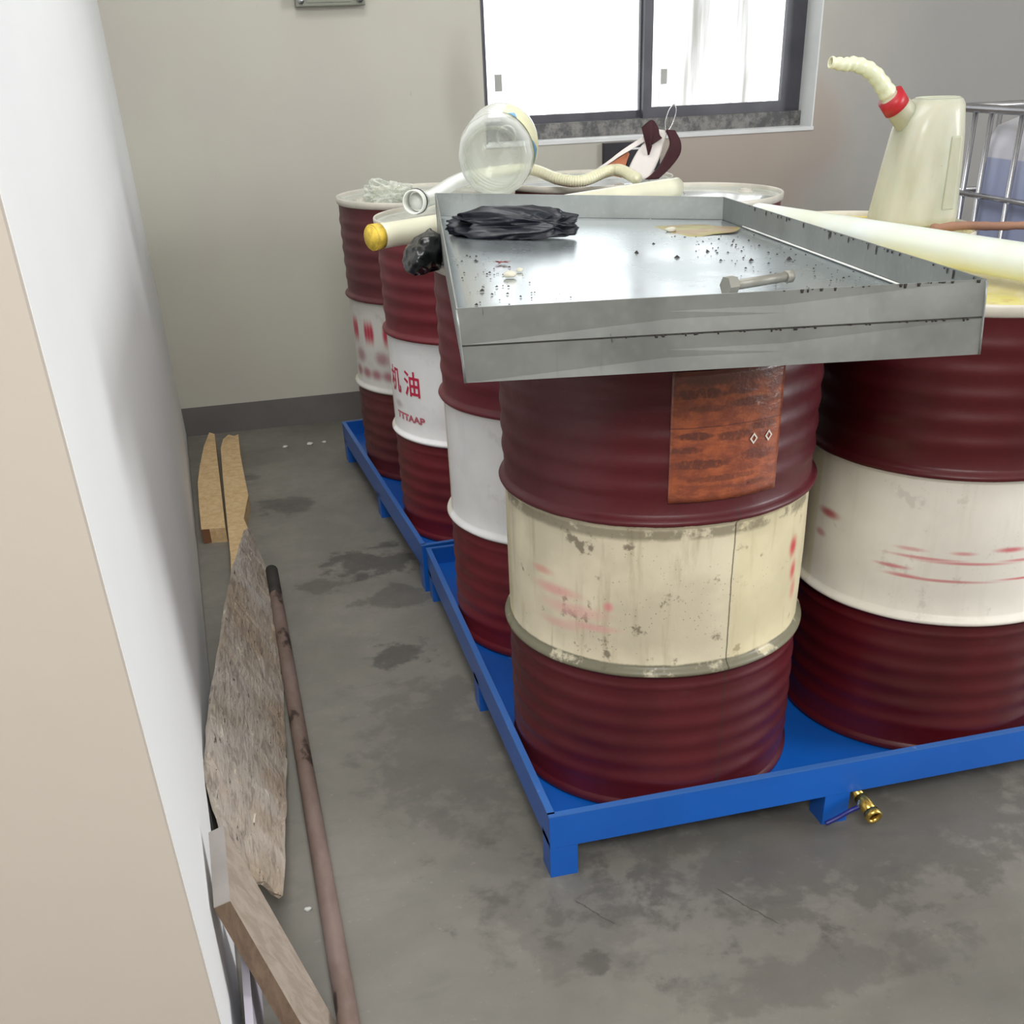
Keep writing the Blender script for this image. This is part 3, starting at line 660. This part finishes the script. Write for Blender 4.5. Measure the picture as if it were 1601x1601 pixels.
# ------------------------------------------------------------------ tubes and hose
def pipe(name, a, b, r, mat, label, cat, wall=.0025, plug=None):
    a = Vector(a); b = Vector(b); t = thing(name, label, cat, a)
    pts = [(b-a)*k/24 for k in range(25)]
    for k, q in enumerate(pts): q.z += -.0
    tube('wall', pts, r, mat, t, 28, False, inner=wall)
    if plug: 
        dd = (b-a).normalized(); tube('end_plug', [dd*-.004, dd*.02], r-.001, plug, t, 24)
        tube('end_collar', [dd*-.001, dd*.022], r+.0012, plug, t, 24, False, inner=.002)
    return t
pipe('plastic_tube', (-.095, 1.10, 1.013), (.862, 1.665, 1.013), .027, M_pvc, 'cream plastic tube with a yellow stained end behind the tray', 'tube', .003, M_yellowend)
pipe('plastic_tube', (.775, .93, 1.019), (.985, .0, 1.017), .031, M_tube2, 'thick pale plastic tube lying along the right side of the tray', 'tube', .004)
hz = 1.005
hp = [(.10, 1.655, hz+.018), (.17, 1.80, hz+.012), (.27, 2.02, hz+.02), (.36, 2.20, hz+.02), (.48, 2.32, hz+.02), (.60, 2.34, hz+.02), (.64, 2.13, hz+.005), (.70, 2.07, hz+.002), (.80, 2.13, hz+.018), (.845, 2.12, hz+.02), (.86, 2.0, hz+.004)]
path = spline(hp, 44)
hs = thing('corrugated_hose', 'pale yellow corrugated hose snaking over the back drums', 'hose', hp[0])
path = [q-Vector(hp[0]) for q in path]; N = len(path)
cut = int(N*.3)
tube('smooth_cuff', path[:cut+1], .021, M_hosew, hs, 20)
tube('ribbed_section', path[cut:], lambda t: .0165+.0016*math.sin(t*PI*(N-cut)*.5), M_hose, hs, 16)
dr_ = (path[1]-path[0]).normalized()
tube('end_collar', [dr_*-.03, dr_*.0, dr_*.02], .031, M_hosew, hs, 22, False, inner=.004)
tube('black_seal', [dr_*-.006, dr_*.002], .0325, M_bag, hs, 22, False, inner=.002)

# ------------------------------------------------------------------ big clear bottle lying on the drums
def oriented(o, loc, axis):
    o.location = loc; o.rotation_mode = 'QUATERNION'; o.rotation_quaternion = Vector(axis).to_track_quat('Z', 'Y')
bt = thing('water_bottle', 'large empty clear plastic bottle lying on the drums behind the tray', 'bottle')
oriented(bt, (.265, 1.40, 1.135), (.33, .92, .10))
def ribs(a, z): return .0009*math.cos(14*a) if z < .11 else 0
prof = [(.002, .018), (.03, .014), (.045, .004), (.070, .0), (.084, .006), (.092, .02), (.0955, .04)]
for k in range(26):
    z = .045+k*.0065; prof.append((.0975-.0035*(.5+.5*math.cos(k*PI/2.5)), z))
prof += [(.094, .22), (.080, .25), (.055, .275), (.030, .29), (.024, .30)]
bs = lathe('shell', prof, M_pet, bt, 56, False, ribs)
lathe('base_ring', [(.066, -.0015), (.070, -.003), (.074, -.0012)], M_wrap, bt, 48, False)
lathe('screw_cap', [(.025, .30), (.026, .30), (.026, .318), (.001, .319)], M_wrap, bt, 28, False)
def wrap(name, z0_, z1_, a0_, a1_, mat, par, r=.0987):
    o = lathe(name, [(r, z0_), (r, (z0_+z1_)/2), (r, z1_)], mat, par, 20, False, None, a0_, a1_); return o
_v = bt.rotation_quaternion.inverted() @ Vector((.86, -.2, .5)); LA = math.degrees(math.atan2(_v.y, _v.x))
lw_ = wrap('paper_label', .05, .17, LA-48, LA+48, M_yellab, bt)
# blue triangle printed on the label
def tri(par, pts, mat):
    vs = []
    rows_ = 8
    A_, B_, C_ = pts; out = []; fs = []
    for i in range(rows_+1):
        for j in range(i+1):
            u = i/rows_; v = (j/i if i else 0)
            a = A_[0]+(B_[0]-A_[0])*u+(C_[0]-B_[0])*u*v; z = A_[1]+(B_[1]-A_[1])*u+(C_[1]-B_[1])*u*v
            out.append((.0993*math.cos(math.radians(a)), .0993*math.sin(math.radians(a)), z))
    idx = lambda i, j: i*(i+1)//2+j
    for i in range(rows_):
        for j in range(i+1):
            fs.append((idx(i, j), idx(i+1, j), idx(i+1, j+1)))
            if j < i: fs.append((idx(i, j), idx(i+1, j+1), idx(i, j+1)))
    return link('blue_print', out, fs, mat, par, smooth=True)
tri(lw_, ((LA+10, .051), (LA+46, .051), (LA+30, .12)), M_bluelab); tri(lw_, ((LA-40, .051), (LA-25, .051), (LA-32, .09)), M_bluelab)
# crumpled clear wrap on the leftmost back drum
wr = crumple('plastic_wrap', (.085, .055, .045), M_wrap, None, 11, .35, 2.6, 5, (1, 1, 1), (.09, 2.16, .975), -.45)
tag(wr, 'crumpled clear plastic wrap on the lid of the leftmost back drum', 'plastic wrap')

# ------------------------------------------------------------------ rag bundle with wire hook
rb = thing('rag_bundle', 'white paper cone with maroon cloth strips and wire hook, below the window', 'rag', (.95, 2.22, .985))
def cloth(name, pts_a, pts_b, mat, thick=.004, n=10, wv=.006, sd=0):
    A_ = spline(pts_a, 5); B_ = spline(pts_b, 5); vs, fs = [], []; m = 8
    for i in range(len(A_)):
        for j in range(m+1):
            p = lerp(A_[i], B_[i], j/m); q = noise.noise_vector(p*14+Vector((sd, 0, 0)))*wv; vs.append(p+q)
    for i in range(len(A_)-1):
        for j in range(m): k = i*(m+1)+j; fs.append((k, k+1, k+m+2, k+m+1))
    o = link(name, vs, fs, mat, rb, smooth=True); s = o.modifiers.new('t', 'SOLIDIFY'); s.thickness = thick; return o
cloth('paper_cone', [(-.05, 0, .01), (-.01, .01, .08), (.06, .02, .145)], [(.03, -.01, .0), (.065, 0, .07), (.095, .01, .14)], M_whitecl, .012, sd=1)
cloth('paper_flap', [(-.15, .01, .035), (-.06, .02, .085), (.02, .02, .13)], [(-.145, .01, .03), (-.055, .015, .075), (.03, .015, .118)], M_whitecl, sd=2)
cloth('orange_lining', [(-.14, .03, .03), (-.08, .03, .06), (-.03, .03, .082)], [(-.06, .02, .006), (-.05, .02, .02), (-.03, .02, .078)], M_orange, sd=3)
cloth('maroon_strip', [(.0, .0, .155), (.03, -.01, .175), (.055, .0, .155), (.06, 0, .13)], [(.025, -.005, .07), (.025, -.02, .1), (.035, -.01, .10), (.07, 0, .12)], M_maroon, .008, sd=4)
cloth('maroon_strip', [(.085, -.01, .145), (.098, -.02, .10), (.07, -.02, .05), (.01, -.02, .0)], [(.115, -.01, .14), (.135, -.02, .10), (.125, -.02, .055), (.055, -.02, .0)], M_maroon, .012, sd=5)
lo_ = [(.085, 0, .135), (.082, 0, .165), (.095, 0, .20), (.112, 0, .212), (.118, 0, .19), (.105, 0, .155), (.09, 0, .135)]
tube('wire_hook', spline(lo_, 8), .0018, M_wire, rb, 8)
# bent wire on the wet lid
wv_ = thing('bent_wire', 'thin bent wire loop resting on the pale wet drum lid', 'wire', (.83, 1.72, .98))
tube('strand', spline([(.0, 0, .0), (.005, .02, .03), (.03, .05, .032), (.08, .06, .02), (.095, .03, .002)], 8), .0018, M_wire, wv_, 8)

# ------------------------------------------------------------------ tall oil jug with spout
jg = thing('oil_jug', 'tall cloudy plastic oil jug with a red collar and a curved spout', 'jug', (1.158, .905, .984))
def rrect(cx, cy, w, d, r, z, n=6):
    out = []
    for qx, qy, a0 in ((1, 1, 0), (-1, 1, 90), (-1, -1, 180), (1, -1, 270)):
        for k in range(n+1):
            a = math.radians(a0+90*k/n); out.append((cx+qx*(w/2-r)+r*math.cos(a), cy+qy*(d/2-r)+r*math.sin(a), z))
    return out
secs = [(0, 0, .168, .130, .03, .0), (0, 0, .180, .142, .035, .006), (.002, 0, .180, .142, .035, .02), (.008, 0, .162, .136, .04, .12), (.012, 0, .150, .130, .045, .19), (.014, 0, .142, .126, .05, .222), (.022, 0, .124, .116, .05, .246), (.025, 0, .110, .106, .05, .256), (.026, 0, .10, .098, .048, .259), (.026, 0, .094, .09, .044, .253), (.026, 0, .05, .04, .018, .250)]
vs, fs = [], []
for s_ in secs: vs += rrect(*s_)
m = 28
for j in range(len(secs)-1):
    for i in range(m): k = (i+1) % m; fs.append((j*m+i, j*m+k, (j+1)*m+k, (j+1)*m+i))
fs.append(tuple(range(m))[::-1]); fs.append(tuple((len(secs)-1)*m+i for i in range(m)))
jb = link('body', vs, fs, M_jug, jg, smooth=True)
gx = hexa('sight_strip', [(.032, -.0725, .035), (.064, -.0725, .035), (.064, -.05, .035), (.032, -.05, .035)], [(.034, -.0675, .185), (.060, -.0675, .185), (.060, -.05, .185), (.034, -.05, .185)], M_jug, jg, .003)
gx['label'] = 'raised vertical sight strip'
tube('top_rim', [Vector((.026+.047*math.cos(k*PI/16), .046*math.sin(k*PI/16), .258)) for k in range(33)], .0028, M_jug, jg, 8)
tube('neck', spline([(-.025, 0, .205), (-.058, 0, .232), (-.082, 0, .252)], 5), lambda t: .034-.009*t, M_jug, jg, 20)
tube('collar', [(-.074, 0, .243), (-.095, 0, .266)], .029, M_redcap, jg, 24)
tube('spout', spline([(-.092, 0, .260), (-.113, 0, .284), (-.147, 0, .314), (-.188, 0, .330), (-.218, 0, .331), (-.25, 0, .336)], 8), lambda t: .020-.009*t+.0012*math.sin(t*60), M_hose, jg, 18, False, inner=.002)

# ------------------------------------------------------------------ caged liquid tank at the right edge
ib = thing('caged_liquid_tank', 'white plastic liquid tank in a galvanised tube cage at the right edge', 'tank', (2.02, .95, 0))
wI, dI = 1.0, 1.1
def rbox(name, a, b, r, mat, parent):
    cx, cy = (a[0]+b[0])/2, (a[1]+b[1])/2; w_, d_ = b[0]-a[0], b[1]-a[1]; vs, fs = [], []
    ss = [(0, a[2]), (.0, a[2]), (1, a[2]+r), (1, b[2]-r), (0, b[2])]
    ss = [(-r*.9, a[2]), (-r*.3, a[2]+r*.3), (0, a[2]+r), (0, b[2]-r), (-r*.3, b[2]-r*.3), (-r*.9, b[2])]
    for e, z in ss: vs += rrect(cx, cy, w_+2*e, d_+2*e, max(.02, r+e*.5), z)
    for j in range(len(ss)-1):
        for i in range(28): k = (i+1) % 28; fs.append((j*28+i, j*28+k, (j+1)*28+k, (j+1)*28+i))
    fs.append(tuple(range(28))[::-1]); fs.append(tuple((len(ss)-1)*28+i for i in range(28)))
    return link(name, vs, fs, mat, parent, smooth=True)
rbox('tank', (.035, .035, .16), (wI-.035, dI-.035, 1.13), .09, M_ibc, ib)
for z in (.17, .42, .66, .905): 
    for a, b in (((0, 0, z), (wI, 0, z)), ((0, dI, z), (wI, dI, z)), ((0, 0, z), (0, dI, z)), ((wI, 0, z), (wI, dI, z))): tube('cage_rail', [a, b], .009, M_cage, ib, 10)
for z in (1.155,):
    for a, b in (((0, 0, z), (wI, 0, z)), ((0, dI, z), (wI, dI, z)), ((0, 0, z), (0, dI, z)), ((wI, 0, z), (wI, dI, z))): tube('top_rail', [a, b], .013, M_cage, ib, 12)
for k in range(8):
    y = dI*k/7
    if y > dI-.2 or True:
        tube('cage_bar', [(.004, min(max(y, .02), dI-.07), .16), (.004, min(max(y, .02), dI-.07), 1.15)], .009, M_cage, ib, 8)
        tube('cage_bar', [(wI-.004, min(max(y, .02), dI-.07), .16), (wI-.004, min(max(y, .02), dI-.07), 1.15)], .009, M_cage, ib, 8)
for k in range(1, 7):
    for yy in (.004, dI-.004): tube('cage_bar', [(wI*k/7, yy, .16), (wI*k/7, yy, 1.15)], .009, M_cage, ib, 8)
for x in (0, .44, .88):
    for y in (0, .49, .98): box('pallet_block', (x, y, 0), (x+.12, y+.12, .12), M_cage, ib)
box('pallet_deck', (0, 0, .12), (wI, dI, .15), M_cage, ib)
# brown stick on the lid behind the thick tube
stk = thing('wooden_stick', 'rough brown stick on the oily lid behind the thick tube', 'stick', (1.135, .70, .99))
tube('shaft', spline([(0, .08, 0), (.07, .06, .004), (.14, .03, .002), (.24, -.01, .004)], 6), lambda t: .009+.003*noise.noise(Vector((t*12, 1, 0))), M_woodstick, stk, 8)

# ------------------------------------------------------------------ wood and pipe along the left wall
pa_ = thing('short_timber', 'short raw yellow timber offcut on the floor, nearest the left wall', 'timber', (-.63, 2.0, 0))
def tmb(name, poly, h, par, o_, mtop):
    lo = [(x-o_[0], y-o_[1], 0) for x, y in poly]; return prism(name, lo, (0, 0, h), mtop, par)
tmb('block', [(-.660, 1.967), (-.582, 1.955), (-.590, 2.3), (-.60, 2.7), (-.609, 3.06), (-.630, 3.09), (-.652, 2.9), (-.667, 2.65), (-.674, 2.45), (-.668, 2.2)], .05, pa_, (-.63, 2.0), M_wood)
box('sawn_end', (-.6595+.63, 1.963-2.0, .001), (-.5825+.63, 1.9645-2.0, .049), M_woodend, pa_).rotation_euler = (0, 0, 0)
pb_ = thing('long_timber', 'long raw yellow timber with splintered edges, right of the short offcut', 'timber', (-.55, 2.0, 0))
tmb('block', [(-.572, 1.30), (-.520, 1.32), (-.512, 1.7), (-.506, 1.9), (-.520, 2.02), (-.497, 2.25), (-.505, 2.5), (-.512, 2.75), (-.512, 3.02), (-.530, 3.0), (-.552, 3.03), (-.575, 2.97), (-.586, 2.85), (-.583, 2.5), (-.577, 2.1), (-.57, 1.7)], .05, pb_, (-.55, 2.0), M_wood)
gb = thing('weathered_board', 'long splintered grey weathered board leaning between floor and left wall', 'board', (-.5, .8, 0))
gp = [(-.516, 1.828, .084), (-.500, 1.878, .058), (-.477, 1.688, .022), (-.464, 1.494, .008), (-.459, 1.204, .003), (-.462, .894, .006), (-.480, .492, .027), (-.495, .222, .050), (-.509, -.001, .072), (-.530, -.01, .105), (-.546, -.036, .133), (-.569, .015, .171), (-.590, .05, .205), (-.608, .144, .240), (-.611, .203, .245), (-.607, .407, .231), (-.593, .669, .211), (-.577, .994, .184), (-.557, 1.308, .151), (-.535, 1.6, .115)]
# dense board surface with ragged relief
ctr = sum((Vector(p) for p in gp), Vector())/len(gp)
def board(gp, n_off, thick, mat, par, org):
    A_ = Vector(gp[0]); poly = [Vector(p)-Vector(org) for p in gp]; n_off = Vector(n_off)
    bm = bmesh.new(); vv = [bm.verts.new(p) for p in poly]; f = bm.faces.new(vv); bmesh.ops.triangulate(bm, faces=[f])
    for _ in range(4): bmesh.ops.subdivide_edges(bm, edges=[e for e in bm.edges if e.calc_length() > .03], cuts=1)
    bmesh.ops.triangulate(bm, faces=bm.faces)
    for v in bm.verts:
        q = Vector((v.co.x*30, v.co.y*9, v.co.z*30)); v.co += n_off*(.006*noise.noise(q)+.003*noise.noise(q*3)); 
        if v.is_boundary: v.co += Vector((0, .012*noise.noise(q*2.2), .006*noise.noise(q*3)))
    me = bpy.data.meshes.new('plank_face'); bm.to_mesh(me); bm.free(); me.materials.append(mat)
    o = bpy.data.objects.new('plank_face', me); COL.objects.link(o); o.parent = par
    s = o.modifiers.new('t', 'SOLIDIFY'); s.thickness = thick; s.offset = 0
    return o
nrm = Vector((.25, 0, .152)).normalized()
board(gp, nrm, .010, M_greyboard, gb, (-.5, .8, 0))
# split layer along the wall edge
lay = [(-.613, .20, .246), (-.600, .05, .215), (-.573, .0, .172), (-.580, -.005, .165), (-.606, .045, .205), (-.620, .19, .236)]
prism('split_layer', [(p[0]+.5-.004, p[1]-.8, p[2]-.006) for p in lay], (-.003, 0, -.006), M_rustblack, gb)
# dull thick plank leaning at the lower left
pk = thing('thick_plank', 'thick dull brown plank leaning at the end of the left wall, in the foreground', 'plank', (-.5, -.25, 0))
P1 = Vector((-.565, -.13, .34)); l_ = Vector((.122, -.145, -.34)); w_ = Vector((0, -.137, -.04)); tv = Vector((.92, -.11, .377))*-.028
P2 = P1+w_; f1 = P1+l_*.985; f2 = P2+l_*.87
org = Vector((-.5, -.25, 0)); q = [v-org for v in (P1, P2, f2, f1)]
prism('core', q, tv*.96, M_timber, pk)
link('lower_edge', [q[1]+Vector((0, -.0006, -.0004)), q[2]+Vector((0, -.0006, -.0004)), q[2]+tv+Vector((0, -.0006, 0)), q[1]+tv+Vector((0, -.0006, 0))], [(0, 1, 2, 3)], M_timberedge, pk)
link('sawn_end', [q[0]+Vector((0, .0002, .0006)), q[1]+Vector((0, .0002, .0006)), q[1]+tv+Vector((0, .0002, .0006)), q[0]+tv+Vector((0, .0002, .0006))], [(0, 1, 2, 3)], M_timberend, pk)
sl = thing('pale_slat', 'pale lilac grey slat standing on edge between the thick plank and the wall', 'slat', (-.575, -.3, 0))
prism('slab', [(0, .20, 0), (.004, -.22, 0), (.004, -.22, .13), (0, .16, .16)], (.012, 0, 0), plain('lilac_grey_paint', srgb(176, 170, 182), .7), sl)
rp = thing('rusty_pipe', 'long rusty brown pipe lying on the floor beside the boards', 'pipe', (-.452, 1.62, .0185))
b_ = Vector((-.425+.452, -.291-1.62, 0)); tube('barrel', [b_*k/20 for k in range(27)], lambda t: .0185+.0003*noise.noise(Vector((t*40, 0, 0))), M_rust, rp, 20, False, inner=.003)
tube('sooty_end', [b_*-.001, b_*.08, b_*.1], .0188, M_rustblack, rp, 20, False, inner=.0005)
# loose crumbs on the floor
for k, (x, y, s, lb) in enumerate([(-.333, 2.93, .012, 'white crumb of plaster on the floor below the back wall, left one'), (-.23, 2.93, .014, 'white crumb of plaster on the floor below the back wall, middle one'), (-.17, 2.94, .010, 'white crumb of plaster on the floor below the back wall, right one'), (-.468, .03, .008, 'pale stone chip between the weathered board and the rusty pipe')]):
    c_ = crumple('plaster_crumb', (s, s*.7, s*.5), M_patch, None, k+1, .2, 1.6, 3, (1, 1, 1), (x, y, 0), -.6); tag(c_, lb, 'crumb')
